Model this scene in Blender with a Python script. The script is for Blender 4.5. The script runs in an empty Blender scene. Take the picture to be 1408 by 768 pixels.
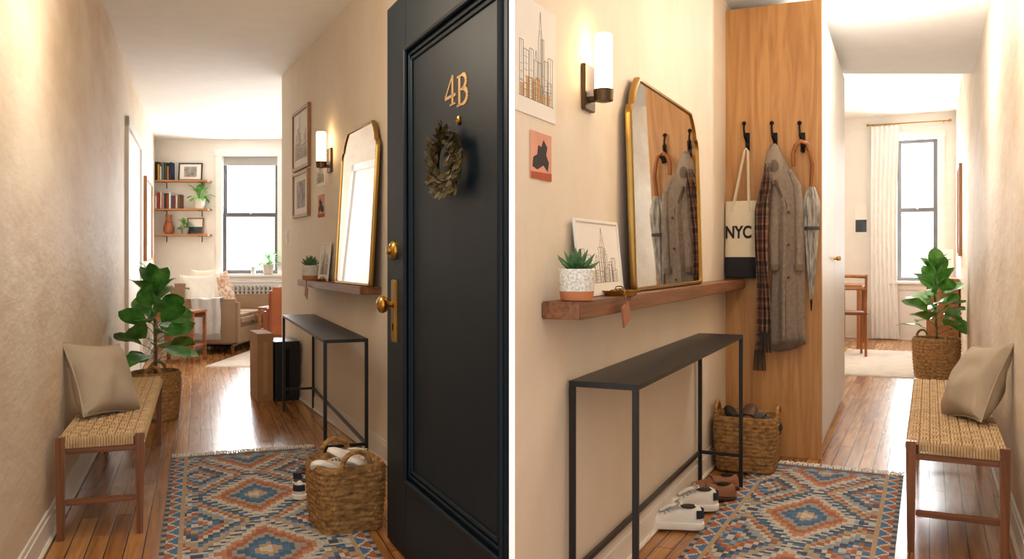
import bpy, bmesh, math, random
from mathutils import Vector, Matrix, noise
R=random.Random(4); PI=math.pi
F=1174.0; H=1.4; HY=354.0
SC=bpy.context.scene; COL=SC.collection
FL=[1]
# ---------------------------------------------------------------- materials
def hx(s):
    s=s.lstrip('#'); c=[int(s[i:i+2],16)/255 for i in (0,2,4)]
    return tuple((v/12.92 if v<=.04045 else ((v+.055)/1.055)**2.4) for v in c)
MC={}
def newmat(name):
    m=bpy.data.materials.new(name); m.use_nodes=True
    nt=m.node_tree; b=nt.nodes['Principled BSDF']; return m,nt,b
def mapn(nt,scale,rot=(0,0,0)):
    tc=nt.nodes.new('ShaderNodeTexCoord'); mp=nt.nodes.new('ShaderNodeMapping')
    mp.inputs['Scale'].default_value=scale; mp.inputs['Rotation'].default_value=rot
    nt.links.new(tc.outputs['Object'],mp.inputs['Vector']); return mp
def M(col,rough=.6,metal=0,var=.12,scale=(6,6,6),bump=0,bscale=(60,60,60),em=0,sheen=0,trans=0,col2=None,spec=None):
    key=(col,rough,metal,var,scale,bump,bscale,em,sheen,trans,col2,spec)
    if key in MC: return MC[key]
    m,nt,b=newmat('mat_'+col.strip('#'))
    c=hx(col)
    n=nt.nodes.new('ShaderNodeTexNoise'); n.inputs['Scale'].default_value=1; n.inputs['Detail'].default_value=5
    nt.links.new(mapn(nt,scale).outputs[0],n.inputs['Vector'])
    r=nt.nodes.new('ShaderNodeValToRGB')
    r.color_ramp.elements[0].position=.3; r.color_ramp.elements[1].position=.7
    a=tuple(v*(1-var) for v in c); d=hx(col2) if col2 else tuple(min(1,v*(1+var)) for v in c)
    r.color_ramp.elements[0].color=(*a,1); r.color_ramp.elements[1].color=(*d,1)
    nt.links.new(n.outputs['Fac'],r.inputs[0]); nt.links.new(r.outputs[0],b.inputs['Base Color'])
    b.inputs['Roughness'].default_value=rough; b.inputs['Metallic'].default_value=metal
    if spec is not None: b.inputs['Specular IOR Level'].default_value=spec
    if em:
        b.inputs['Emission Color'].default_value=(*c,1); b.inputs['Emission Strength'].default_value=em
    if sheen: b.inputs['Sheen Weight'].default_value=sheen
    if trans: b.inputs['Transmission Weight'].default_value=trans
    if bump:
        n2=nt.nodes.new('ShaderNodeTexNoise'); n2.inputs['Scale'].default_value=1; n2.inputs['Detail'].default_value=6
        nt.links.new(mapn(nt,bscale).outputs[0],n2.inputs['Vector'])
        bp=nt.nodes.new('ShaderNodeBump'); bp.inputs['Strength'].default_value=bump; bp.inputs['Distance'].default_value=.02
        nt.links.new(n2.outputs['Fac'],bp.inputs['Height']); nt.links.new(bp.outputs[0],b.inputs['Normal'])
    MC[key]=m; return m
def wood(col,dark,ax='z',rough=.4,s=28):
    key=('wood',col,dark,ax,rough,s)
    if key in MC: return MC[key]
    m,nt,b=newmat('wood_'+col.strip('#'))
    sc={'x':(1.2,s,s),'y':(s,1.2,s),'z':(s,s,1.2)}[ax]
    n=nt.nodes.new('ShaderNodeTexNoise'); n.inputs['Scale'].default_value=1; n.inputs['Detail'].default_value=7; n.inputs['Distortion'].default_value=1.2
    nt.links.new(mapn(nt,sc).outputs[0],n.inputs['Vector'])
    r=nt.nodes.new('ShaderNodeValToRGB'); r.color_ramp.elements[0].position=.34; r.color_ramp.elements[1].position=.62
    r.color_ramp.elements[0].color=(*hx(dark),1); r.color_ramp.elements[1].color=(*hx(col),1)
    nt.links.new(n.outputs['Fac'],r.inputs[0]); nt.links.new(r.outputs[0],b.inputs['Base Color'])
    b.inputs['Roughness'].default_value=rough
    MC[key]=m; return m
def floor_mat():
    m,nt,b=newmat('floor_planks')
    mp=mapn(nt,(1,1,1),(0,0,PI/2))
    br=nt.nodes.new('ShaderNodeTexBrick'); br.offset=.37
    for k,v in (('Scale',1),('Brick Width',1.7),('Row Height',.085),('Mortar Size',.003),('Mortar Smooth',.1),('Bias',0)): br.inputs[k].default_value=v
    br.inputs['Color1'].default_value=(*hx('#cf9759'),1); br.inputs['Color2'].default_value=(*hx('#a87039'),1); br.inputs['Mortar'].default_value=(*hx('#3c200e'),1)
    nt.links.new(mp.outputs[0],br.inputs['Vector'])
    n=nt.nodes.new('ShaderNodeTexNoise'); n.inputs['Scale'].default_value=1; n.inputs['Detail'].default_value=7; n.inputs['Distortion'].default_value=1
    nt.links.new(mapn(nt,(26,1.6,1)).outputs[0],n.inputs['Vector'])
    r=nt.nodes.new('ShaderNodeValToRGB'); r.color_ramp.elements[0].position=.3; r.color_ramp.elements[1].position=.7
    r.color_ramp.elements[0].color=(.58,.51,.44,1); r.color_ramp.elements[1].color=(1.08,1.08,1.08,1)
    nt.links.new(n.outputs['Fac'],r.inputs[0])
    mx=nt.nodes.new('ShaderNodeMix'); mx.data_type='RGBA'; mx.blend_type='MULTIPLY'; mx.inputs[0].default_value=1
    nt.links.new(br.outputs['Color'],mx.inputs[6]); nt.links.new(r.outputs[0],mx.inputs[7]); nt.links.new(mx.outputs[2],b.inputs['Base Color'])
    n3=nt.nodes.new('ShaderNodeTexNoise'); n3.inputs['Scale'].default_value=3
    mr=nt.nodes.new('ShaderNodeMapRange'); mr.inputs[3].default_value=.16; mr.inputs[4].default_value=.34
    nt.links.new(n3.outputs['Fac'],mr.inputs[0]); nt.links.new(mr.outputs[0],b.inputs['Roughness'])
    bp=nt.nodes.new('ShaderNodeBump'); bp.inputs['Strength'].default_value=.35; bp.inputs['Distance'].default_value=.004; bp.invert=True
    nt.links.new(br.outputs['Fac'],bp.inputs['Height']); nt.links.new(bp.outputs[0],b.inputs['Normal'])
    return m
def plaster(c1,c2,bump,sc=(1.8,1.8,1.1),bs=(9,9,9)):
    m,nt,b=newmat('plaster')
    n=nt.nodes.new('ShaderNodeTexNoise'); n.inputs['Scale'].default_value=1; n.inputs['Detail'].default_value=8; n.inputs['Roughness'].default_value=.65
    nt.links.new(mapn(nt,sc).outputs[0],n.inputs['Vector'])
    r=nt.nodes.new('ShaderNodeValToRGB'); r.color_ramp.elements[0].position=.34; r.color_ramp.elements[1].position=.58
    r.color_ramp.elements[0].color=(*hx(c2),1); r.color_ramp.elements[1].color=(*hx(c1),1)
    nt.links.new(n.outputs['Fac'],r.inputs[0]); nt.links.new(r.outputs[0],b.inputs['Base Color'])
    b.inputs['Roughness'].default_value=.65
    n2=nt.nodes.new('ShaderNodeTexNoise'); n2.inputs['Scale'].default_value=1; n2.inputs['Detail'].default_value=9
    nt.links.new(mapn(nt,bs).outputs[0],n2.inputs['Vector'])
    bp=nt.nodes.new('ShaderNodeBump'); bp.inputs['Strength'].default_value=bump; bp.inputs['Distance'].default_value=.03
    nt.links.new(n2.outputs['Fac'],bp.inputs['Height']); nt.links.new(bp.outputs[0],b.inputs['Normal'])
    return m
def attr_mat(rough=.95):
    m,nt,b=newmat('woven_colour')
    a=nt.nodes.new('ShaderNodeAttribute'); a.attribute_name='Col'
    nt.links.new(a.outputs['Color'],b.inputs['Base Color']); b.inputs['Roughness'].default_value=rough
    n2=nt.nodes.new('ShaderNodeTexNoise'); n2.inputs['Scale'].default_value=220
    bp=nt.nodes.new('ShaderNodeBump'); bp.inputs['Strength'].default_value=.5; bp.inputs['Distance'].default_value=.005
    nt.links.new(n2.outputs['Fac'],bp.inputs['Height']); nt.links.new(bp.outputs[0],b.inputs['Normal'])
    return m
def plaid():
    m,nt,b=newmat('plaid_wool'); prev=None
    base=nt.nodes.new('ShaderNodeRGB'); base.outputs[0].default_value=(*hx('#86705f'),1); prev=base.outputs[0]
    for ax,sc,col,w in (('Y',60,'#a4492f',.62),('Z',13,'#413d3f',.6),('Z',21,'#b08a6a',.86),('Y',35,'#2f3038',.75)):
        wv=nt.nodes.new('ShaderNodeTexWave'); wv.bands_direction=ax; wv.inputs['Scale'].default_value=sc*.3
        tc=nt.nodes.new('ShaderNodeTexCoord'); nt.links.new(tc.outputs['Object'],wv.inputs['Vector'])
        g=nt.nodes.new('ShaderNodeMath'); g.operation='GREATER_THAN'; g.inputs[1].default_value=w; nt.links.new(wv.outputs['Fac'],g.inputs[0])
        k=nt.nodes.new('ShaderNodeMath'); k.operation='MULTIPLY'; k.inputs[1].default_value=.6; nt.links.new(g.outputs[0],k.inputs[0])
        mx=nt.nodes.new('ShaderNodeMix'); mx.data_type='RGBA'; nt.links.new(k.outputs[0],mx.inputs[0]); nt.links.new(prev,mx.inputs[6]); mx.inputs[7].default_value=(*hx(col),1); prev=mx.outputs[2]
    nt.links.new(prev,b.inputs['Base Color']); b.inputs['Roughness'].default_value=.95; return m
# ---------------------------------------------------------------- mesh builder
class MB:
    def __init__(s): s.bm=bmesh.new()
    def obox(s,c,sz,rot=None,bev=0):
        m=Matrix.Translation(Vector(c))@(rot.to_4x4() if rot else Matrix.Identity(4))@Matrix.Diagonal((*sz,1))
        r=bmesh.ops.create_cube(s.bm,size=1,matrix=m)
        if bev:
            es=set(e for v in r['verts'] for e in v.link_edges)
            bmesh.ops.bevel(s.bm,geom=list(es),offset=bev,segments=2,affect='EDGES',clamp_overlap=True)
        return s
    def box(s,x0,x1,y0,y1,z0,z1,bev=0): return s.obox(((x0+x1)/2,(y0+y1)/2,(z0+z1)/2),(abs(x1-x0),abs(y1-y0),abs(z1-z0)),None,bev)
    def loft(s,rings,cap=True,closed=True):
        vs=[[s.bm.verts.new(p) for p in r] for r in rings]; n=len(rings[0])
        for a,b in zip(vs,vs[1:]):
            for i in range(n if closed else n-1):
                j=(i+1)%n
                try: s.bm.faces.new((a[i],a[j],b[j],b[i]))
                except ValueError: pass
        if cap and closed:
            for r in (vs[0],vs[-1]):
                try: s.bm.faces.new(r)
                except ValueError: pass
        return s
    def tube(s,pts,r,n=8,closed=False,flat=1):
        P=[Vector(p) for p in pts]; N=len(P); rings=[]; up=None
        for i in range(N):
            if closed: t=P[(i+1)%N]-P[i-1]
            else: t=P[min(i+1,N-1)]-P[max(i-1,0)]
            t.normalize()
            if up is None:
                up=Vector((0,0,1)) if abs(t.z)<.9 else Vector((1,0,0))
            a=up-t*up.dot(t); a.normalize(); up=a; b=t.cross(a)
            rr=r[i] if isinstance(r,(list,tuple)) else r
            rings.append([P[i]+a*math.cos(2*PI*k/n)*rr*flat+b*math.sin(2*PI*k/n)*rr for k in range(n)])
        if closed: rings.append(rings[0]); 
        return s.loft(rings,cap=not closed)
    def lathe(s,prof,n=24,c=(0,0,0),ax='z'):
        rings=[]
        for r,z in prof:
            ring=[]
            for k in range(n):
                a=2*PI*k/n; x,y=max(r,1e-4)*math.cos(a),max(r,1e-4)*math.sin(a)
                p={'z':(x,y,z),'x':(z,x,y),'y':(x,z,y)}[ax]
                ring.append((p[0]+c[0],p[1]+c[1],p[2]+c[2]))
            rings.append(ring)
        return s.loft(rings)
    def ball(s,c,r,sz=(1,1,1),n=12):
        bmesh.ops.create_uvsphere(s.bm,u_segments=n,v_segments=max(6,n//2),radius=r,matrix=Matrix.Translation(Vector(c))@Matrix.Diagonal((*sz,1))); return s
    def seg(s,a,b,w,x0,x1):
        a=Vector((0,*a)); b=Vector((0,*b)); d=(b-a).normalized(); q=Vector((0,-d.z,d.y))*w/2
        rings=[]
        for x in (x0,x1): rings.append([(x,p.y,p.z) for p in (a+q,b+q,b-q,a-q)])
        return s.loft(rings)
    def prism(s,poly,x0,x1): return s.loft([[(x0,*p) for p in poly],[(x1,*p) for p in poly]])
    def grid(s,fn,nu,nv,wrap=False):
        return s.loft([[fn(i/nu,j/nv) for j in range(nv+1)] for i in range(nu+1)],cap=False,closed=False)
    def leaf(s,Mx,L,W,fold=.15,droop=.3,n=6):
        rows=[]
        for i in range(n+1):
            t=i/n; w=W/2*math.sin(PI*min(1,t**.85))**.7*(.55+.5*t) if 0<t<1 else .001
            z=-droop*L*t*t
            rows.append([Mx@Vector((L*t,k*w,z+abs(k)*w*fold+.03*W*math.sin(9*t+k))) for k in (-1,-.5,0,.5,1)])
        return s.loft(rows,cap=False,closed=False)
    def build(s,name,mat,parent=None,smooth=True,angle=40):
        if FL[0]<0:
            for v in s.bm.verts: v.co.x*=-1
        bmesh.ops.remove_doubles(s.bm,verts=s.bm.verts,dist=1e-5)
        bmesh.ops.recalc_face_normals(s.bm,faces=s.bm.faces)
        me=bpy.data.meshes.new(name); s.bm.to_mesh(me); s.bm.free(); me.materials.append(mat)
        o=bpy.data.objects.new(name,me); COL.objects.link(o)
        if smooth:
            me.polygons.foreach_set('use_smooth',[True]*len(me.polygons))
            try: me.set_sharp_from_angle(angle=math.radians(angle))
            except Exception: pass
        if parent: o.parent=parent
        return o
def thing(name,label,cat,loc=(0,0,0),rz=0,tilt=0,group=None,rx=0):
    o=bpy.data.objects.new(name,None); COL.objects.link(o); o.empty_display_size=.05
    o.location=loc; o.rotation_euler=(rx,tilt,rz); o['label']=label; o['category']=cat
    if group: o['group']=group
    return o
def tag(o,label,cat,loc=None,rz=0,tilt=0,group=None):
    o['label']=label; o['category']=cat
    if loc is not None: o.location=loc
    o.rotation_euler=(0,tilt,rz)
    if group: o['group']=group
    return o
def struct(o,label=None,cat=None,loc=None,rz=0):
    o['kind']='structure'
    if label: o['label']=label; o['category']=cat or o.name.split('_')[0].split('.')[0]
    if loc is not None: o.location=loc
    o.rotation_euler=(0,0,rz); return o
class Wall:      # local Y runs along the wall, local X*flip points into the room
    def __init__(s,p0,d,flip):
        l=math.hypot(*d); s.p=p0; s.d=(d[0]/l,d[1]/l); s.flip=flip; s.rz=math.atan2(s.d[1],s.d[0])-PI/2
    def hit(s,px,off=0):
        q=s.pt(0,off); r=(px-704)/F
        t=(r*q[1]-q[0])/(s.d[0]-r*s.d[1]); return t,q[1]+s.d[1]*t
    def pt(s,t,off=0,z=0):
        nx,ny=s.d[1]*s.flip,-s.d[0]*s.flip
        return (s.p[0]+s.d[0]*t+nx*off, s.p[1]+s.d[1]*t+ny*off, z)
    def dist(s,x,y): return (x-s.p[0])*s.d[1]*s.flip-(y-s.p[1])*s.d[0]*s.flip
    def tY(s,Y): return (Y-s.p[1])/s.d[1]
def Z(py,Y): return H+(HY-py)/F*Y
def XY(px,Y): return ((px-704)/F*Y,Y)
wE=Wall((-1.29+.459*2.81,2.81),(.459,1),1)
wW=Wall((1.88-.469*4.1,4.1),(-.469,1),-1)
wL=Wall((-.76-.3654*1.2,1.2),(-.3654,1),1)
wR=Wall((.439+.489*1.2,1.2),(.489,1),-1)
eL=Wall((-6.06,14.5),(1,0),1)
eR=Wall((6.74,14.5),(.903,-.43),1)
wC=Wall((1.547,6.18),(.909,-.417),1)
wD=Wall((-.62,4.24),(-.43,1),-1)
def clamp(o,w,off=.015):      # keeps soft leaves in front of a wall
    bpy.context.view_layer.update(); mw=o.matrix_world; inv=mw.inverted()
    for v in o.data.vertices:
        p=mw@v.co; d=w.dist(p.x,p.y)
        if d<off:
            k=off-d; p.x+=w.d[1]*w.flip*k; p.y-=w.d[0]*w.flip*k; v.co=inv@p
# ---------------------------------------------------------------- palette
m_wallL=plaster('#e8d7c1','#d5bb9b',.32,(1.3,.6,1.5),(8,3.5,9)); m_wall=plaster('#ebdfcd','#e6d6c0',.12); m_wallR=plaster('#e8d9c5','#d2ba9b',.32,(1.3,.6,1.5),(8,3.5,9))
m_white=M('#f1eee8',.6,var=.03); m_ceil=M('#f8f6f2',.8,var=.02); m_far=M('#efeae2',.8,var=.02); m_trim=M('#ece5da',.45,var=.03)
m_black=M('#141618',.38,var=.15); m_iron=M('#15120f',.4,.6,var=.2); m_brass=M('#b98f45',.28,1,var=.15); m_gold=M('#a98546',.3,1,var=.12)
m_bronze=M('#5c4a35',.4,.8,var=.2)
m_leaf=M('#357b30',.35,var=.35,scale=(9,9,9),col2='#6fb954'); m_leafR=M('#48993b',.35,var=.3,scale=(9,9,9),col2='#88cc62')
m_stem=wood('#6a4c30','#46301c'); m_soil=M('#2c1f16',.95,var=.3,bump=.6)
m_basket=M('#a77a48',.75,var=.35,scale=(30,30,60),col2='#d0a468',bump=.4,bscale=(90,90,200)); m_basket2=M('#8f6236',.75,var=.45,scale=(25,25,60),col2='#c29354',bump=.4,bscale=(90,90,200))
m_walnut=wood('#8c5a36','#5a3620','y',.4); m_oak=wood('#cb985f','#b17d46','z',.45,16)
m_bleg=wood('#8f5a34','#6a3e20','z',.4); m_brail=wood('#8f5a34','#6a3e20','x',.4)
m_rope=M('#d0ab7c',.85,var=.12,scale=(20,20,20),bump=.4,bscale=(200,200,200),col2='#e2c498'); m_ropegap=M('#6e5031',.9,var=.2)
m_cush=M('#c0af98',.95,var=.1,bump=.5,bscale=(300,300,300)); m_cream=M('#e9e1d2',.9,var=.05,bump=.3,bscale=(200,200,200))
m_paper=M('#f4f0e8',.8,var=.02); m_ink=M('#5c554e',.8,var=.1); m_mirror=M('#eef1f1',.02,1,var=0)
m_door=M('#091c27',.48,var=.12,bump=.08,bscale=(6,6,2),spec=.25); m_glow=M('#ffd79c',.4,var=0,em=13); m_navy=M('#232a3a',.8,var=.1)
m_frame=wood('#a6744a','#80512c','z',.4); m_light=M('#f3f0ea',.5,var=.02); m_tan=M('#d8ab76',.8,var=.15)
# ================================================================ SETTING
def floor_obj(rz,pts):
    inv=Matrix.Rotation(-rz,3,'Z'); b=MB(); vs=[b.bm.verts.new(inv@Vector((x,y,0))) for x,y in pts]; b.bm.faces.new(vs)
    o=b.build('floor',FM,smooth=False); o['kind']='structure'; o.rotation_euler=(0,0,rz); return o
FM=floor_mat()
floor_obj(wL.rz,[(-7.5,.5),(0,.5),(0,15),(-7.5,15)])
floor_obj(wR.rz,[(0,.5),(9.5,.5),(9.5,17),(0,17)])
def flat(name,x0,x1,y0,y1,z0,z1,mat): return struct(MB().box(x0,x1,y0,y1,z0,z1).build(name,mat,smooth=False))
flat('ceiling',-7.5,.009,2.2,15,3.4,3.5,m_ceil)
hc=MB(); hc.box(0.012,9.5,2.2,8.6,3.25,3.33); struct(hc.build('ceiling',m_ceil,smooth=False))
hc=MB(); hc.box(.5,9.5,8.6,17,3.83,3.93).box(.5,9.5,8.5,8.6,3.33,3.93); struct(hc.build('ceiling',m_ceil,smooth=False))
def wall(w,t0,t1,z0,z1,mat,name,hole=None,th=.12):
    FL[0]=w.flip; b=MB()
    if hole:
        a0,a1,b0,b1=hole
        b.box(-th,0,t0,a0,z0,z1).box(-th,0,a1,t1,z0,z1).box(-th,0,a0,a1,z0,b0).box(-th,0,a0,a1,b1,z1)
    else: b.box(-th,0,t0,t1,z0,z1)
    o=struct(b.build(name,mat,smooth=False),loc=(*w.p,0),rz=w.rz); return o
def baseboard(w,t0,t1,name,h=.15):
    FL[0]=w.flip; b=MB(); b.box(0,.016,t0,t1,0,h-.03).box(0,.01,t0,t1,h-.03,h,.003).box(0,.03,t0,t1,0,.02,.006)
    return struct(b.build(name,m_trim,smooth=False),loc=(*w.p,0),rz=w.rz)
wall(wL,0,wL.tY(14.55),0,3.4,m_wallL,'wall_left'); 
cW=wW.tY(9.43)
wall(wW,.02,cW,0,3.4,m_wall,'wall_right'); baseboard(wW,.02,cW,'baseboard_right')
d0,dY0=wL.hit(173); d1,dY1=wL.hit(191)
baseboard(wL,0,d0-.12,'baseboard_left'); baseboard(wL,d1+.1,wL.tY(14.45),'baseboard_left')
hl=(eL.hit(306)[0],eL.hit(382)[0],Z(376,14.5),Z(215,14.5))
wall(eL,-.1,4.3,0,3.4,m_far,'wall_back',hl); baseboard(eL,0,4.2,'baseboard_back')
FL[0]=1
struct(MB().box(0,.12,0,5.1,0,3.4).build('wall_right',m_far,smooth=False),loc=(-1.9,9.43,0)); struct(MB().box(-.62,.75,-.001,.1,0,3.4).build('wall_right',m_far,smooth=False),loc=(-1.9,9.44,0))
wall(wE,0,wE.tY(15.6),0,3.9,m_wall,'wall_left',th=.01); baseboard(wE,0.02,wE.tY(6.1),'baseboard_left')
wall(wR,0,wR.tY(14.4),0,3.9,m_wallR,'wall_right'); baseboard(wR,0,wR.tY(14.15),'baseboard_right')
hr=(eR.hit(1234)[0],eR.hit(1289)[0],Z(386,14.5),Z(192,14.5))
wall(eR,-2.2,.9,0,3.9,m_far,'wall_back',hr); baseboard(eR,-1.9,.68,'baseboard_back')
FL[0]=1
o=struct(MB().box(-.0095,.0095,2.765,2.80,0,3.4).build('divider_glow',M('#ffffff',.6,var=0,em=.25),smooth=False))  # white divider between the two views; faint glow added to keep it bright
# doorway on the left wall
FL[0]=wL.flip
dr=bpy.data.objects.new('door_2',None); COL.objects.link(dr); dr['kind']='structure'; dr.location=(*wL.p,0); dr.rotation_euler=(0,0,wL.rz)
zt=2.84
MB().box(0,.035,d0-.1,d0,0,zt).box(0,.035,d1,d1+.1,0,zt).box(0,.035,d0-.1,d1+.1,zt-.1,zt).build('casing',m_white,dr)
MB().box(0,.012,d0,d1,0,zt-.1).build('door_panel',m_light,dr)
MB().ball((.06,d1-.12,1.05),.03).lathe([(.008,.01),(.008,.05)],8,(0,d1-.12,1.05),'x').build('knob',m_brass,dr)
# windows
def window(w,h,label,name,colf,shade=True,sill=True):
    FL[0]=w.flip; a0,a1,b0,b1=h
    r=bpy.data.objects.new(name,None); COL.objects.link(r); r['kind']='structure'; r['label']=label; r.location=(*w.p,0); r.rotation_euler=(0,0,w.rz)
    b=MB(); k=.11; b.box(0,.035,a0-k,a0,b0-.02,b1+k,.006).box(0,.035,a1,a1+k,b0-.02,b1+k,.006).box(0,.045,a0-k-.02,a1+k+.02,b1,b1+k+.02,.006); b.build('window_casing',m_white,r)
    if sill: MB().box(-.1,.12,a0-k-.03,a1+k+.03,b0-.05,b0,.008).box(0,.025,a0-k,a1+k,b0-.15,b0-.05).build('window_sill',m_white,r)
    g=M(colf,.4,var=.05); mz=(b0+b1)/2
    for z0,z1,x in ((mz-.02,b1,-.09),(b0,mz+.03,-.06)):
        b=MB(); f=.06; b.box(x,x+.03,a0,a0+f,z0,z1).box(x,x+.03,a1-f,a1,z0,z1).box(x,x+.03,a0+f,a1-f,z1-f,z1).box(x,x+.03,a0+f,a1-f,z0,z0+f)
        b.build('sash',g,r)
        gm=bpy.data.materials.get('pane_glass')
        if not gm:
            gm,nt,bs=newmat('pane_glass'); nt.nodes.remove(bs); t=nt.nodes.new('ShaderNodeBsdfTransparent'); gl=nt.nodes.new('ShaderNodeBsdfGlossy'); gl.inputs['Roughness'].default_value=.02
            mx=nt.nodes.new('ShaderNodeMixShader'); mx.inputs[0].default_value=.05; nt.links.new(t.outputs[0],mx.inputs[1]); nt.links.new(gl.outputs[0],mx.inputs[2]); nt.links.new(mx.outputs[0],nt.nodes['Material Output'].inputs[0])
        MB().box(x+.012,x+.016,a0+f,a1-f,z0+f,z1-f).build('pane',gm,r,False)
    MB().lathe([(.02,0),(.02,.01),(.01,.03)],10,(-.03,(a0+a1)/2,mz+.02),'x').build('latch',g,r)
    if shade:
        MB().box(-.03,-.026,a0+.01,a1-.01,b1-.13,b1).box(-.035,-.02,a0+.01,a1-.01,b1-.15,b1-.13,.003).build('roller_shade',M('#a5a29c',.9,var=.03),r)
    return r
window(eL,hl,'tall sash window with grey frame above the radiator','window_1','#55565a')
window(eR,hr,'sash window with grey frame beside the long curtain','window_2','#66676a',False)
# ================================================================ DOOR 4B
FL[0]=wD.flip; DL=1.512
dr=bpy.data.objects.new('door_1',None); COL.objects.link(dr); dr['kind']='structure'; dr['label']='open dark blue-green panelled apartment door with brass fittings'; dr['category']='door'
dr.location=(*wD.p,0); dr.rotation_euler=(0,0,wD.rz)
zb,zT=.37,2.36; s0=-.33; s1=-1.48; TOP=2.63
b=MB(); b.box(-.03,0,s0,0,.01,TOP,.004).box(-.03,0,-DL,s1,.01,TOP).box(-.03,0,s1,s0,.01,zb).box(-.03,0,s1,s0,zT,TOP).box(-.010,0,-1.532,-DL,.01,TOP); b.build('door_frame',m_door,dr)
MB().box(-.03,-.018,s1,s0,zb,zT).build('door_panel',m_door,dr)
b=MB()
for k,(ins,rad,xx) in enumerate(((0,.011,.001),(.032,.006,-.010),(.055,.009,-.015))):
    a,c,e,f=s0-ins,s1+ins,zb+ins,zT-ins
    for p,q in (((a,e),(a,f)),((a,f),(c,f)),((c,f),(c,e)),((c,e),(a,e))): b.tube([(xx,*p),(xx,*q)],rad,8)
b.build('moulding',m_door,dr)
def door_t(px): return wD.hit(px)
t,Y=door_t(543); b=MB(); b.box(0,.008,t-.045,t+.045,Z(470,Y),Z(384,Y),.004).box(.006,.011,t-.034,t+.034,Z(466,Y),Z(388,Y),.003); b.build('handle_plate',m_brass,dr)
zk=Z(418,Y); MB().lathe([(.024,.008),(.014,.016),(.013,.028),(.022,.034),(.036,.046),(.042,.060),(.038,.075),(.024,.086),(.004,.090)],24,(0,t,zk),'x').build('knob',m_brass,dr)
MB().lathe([(.008,.010),(.008,.013)],10,(0,t,zk-.1),'x').box(.010,.013,t-.004,t+.004,zk-.125,zk-.1).build('keyhole',m_iron,dr)
MB().lathe([(.045,0),(.045,.01),(.036,.022),(.022,.026),(.02,.04),(.002,.042)],22,(0,t,Z(344,Y)),'x').build('deadbolt',m_brass,dr)
t,Y=door_t(626); MB().lathe([(.018,-.018),(.018,-.010),(.01,-.006),(.009,-.010),(.001,-.010)],18,(0,t,Z(165,Y)),'x').build('peephole',m_brass,dr)
m_num=M('#c9a266',.45,.4,var=.1)
def glyph(strokes,y0,z0,s,ym,name):
    b=MB(); X0,X1=-.0185,-.0145
    for st in strokes:
        if st[0]=='s': b.seg((y0+ym*st[1]*s,z0+st[2]*s),(y0+ym*st[3]*s,z0+st[4]*s),st[5]*s,X0,X1)
        else:
            _,cx,cz,rx,rz_,w=st; n=12
            for k in range(n):
                a=-PI/2+PI*k/n; c=-PI/2+PI*(k+1)/n
                b.seg((y0+ym*(cx+rx*math.cos(a))*s,z0+(cz+rz_*math.sin(a))*s),(y0+ym*(cx+rx*math.cos(c))*s,z0+(cz+rz_*math.sin(c))*s),w*s*(.5+.5*math.cos((a+c)/2)),X0,X1)
    return b.build(name,m_num,dr,False)
t4,Y4=door_t(607); zz=Z(149,Y4)
glyph([('s',.62,0,.62,1,.17),('s',.62,1,.02,.33,.09),('s',0,.31,.85,.31,.11),('s',.42,.02,.84,.02,.06)],t4,zz,.118,-1.25,'numeral')
tB,YB=door_t(623)
glyph([('s',.2,0,.2,1,.18),('s',.02,.025,.45,.025,.07),('s',.02,.975,.42,.975,.07),('s',.2,.52,.45,.52,.07),('a',.42,.75,.28,.23,.19),('a',.45,.27,.34,.25,.2)],tB,Z(147,YB),.118,-1.25,'letter')
# wreath
t,Y=door_t(621); wr=thing('wreath','small round wreath of olive brown leaves hanging on dark door','wreath',wD.pt(t,.02,Z(222,Y)),wD.rz)
MB().tube([(0,.1*math.cos(a)*1.4,.1*math.sin(a)) for a in [2*PI*k/28 for k in range(28)]],.016,8,True).build('ring',M('#3a2e1a',.8,var=.3),wr)
b=MB()
for i in range(380):
    a=R.uniform(0,2*PI); rr=.1+R.uniform(-.026,.028)
    u=R.uniform(-1.3,1.3); dirv=Vector((abs(R.gauss(.3,.3)),-math.sin(a)*.9+math.cos(a)*u,math.cos(a)*.9+math.sin(a)*u)).normalized()
    rot=dirv.to_track_quat('X','Z').to_matrix().to_4x4(); b.leaf(Matrix.Translation((R.uniform(-.005,.02),rr*math.cos(a)*1.4,rr*math.sin(a)))@rot@Matrix.Rotation(R.uniform(0,6),4,'X'),R.uniform(.035,.06),R.uniform(.02,.03),.2,.15,4)
b.build('leaves',M('#352d15',.65,var=.4,scale=(30,30,30),col2='#6f5d2c'),wr)
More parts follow.
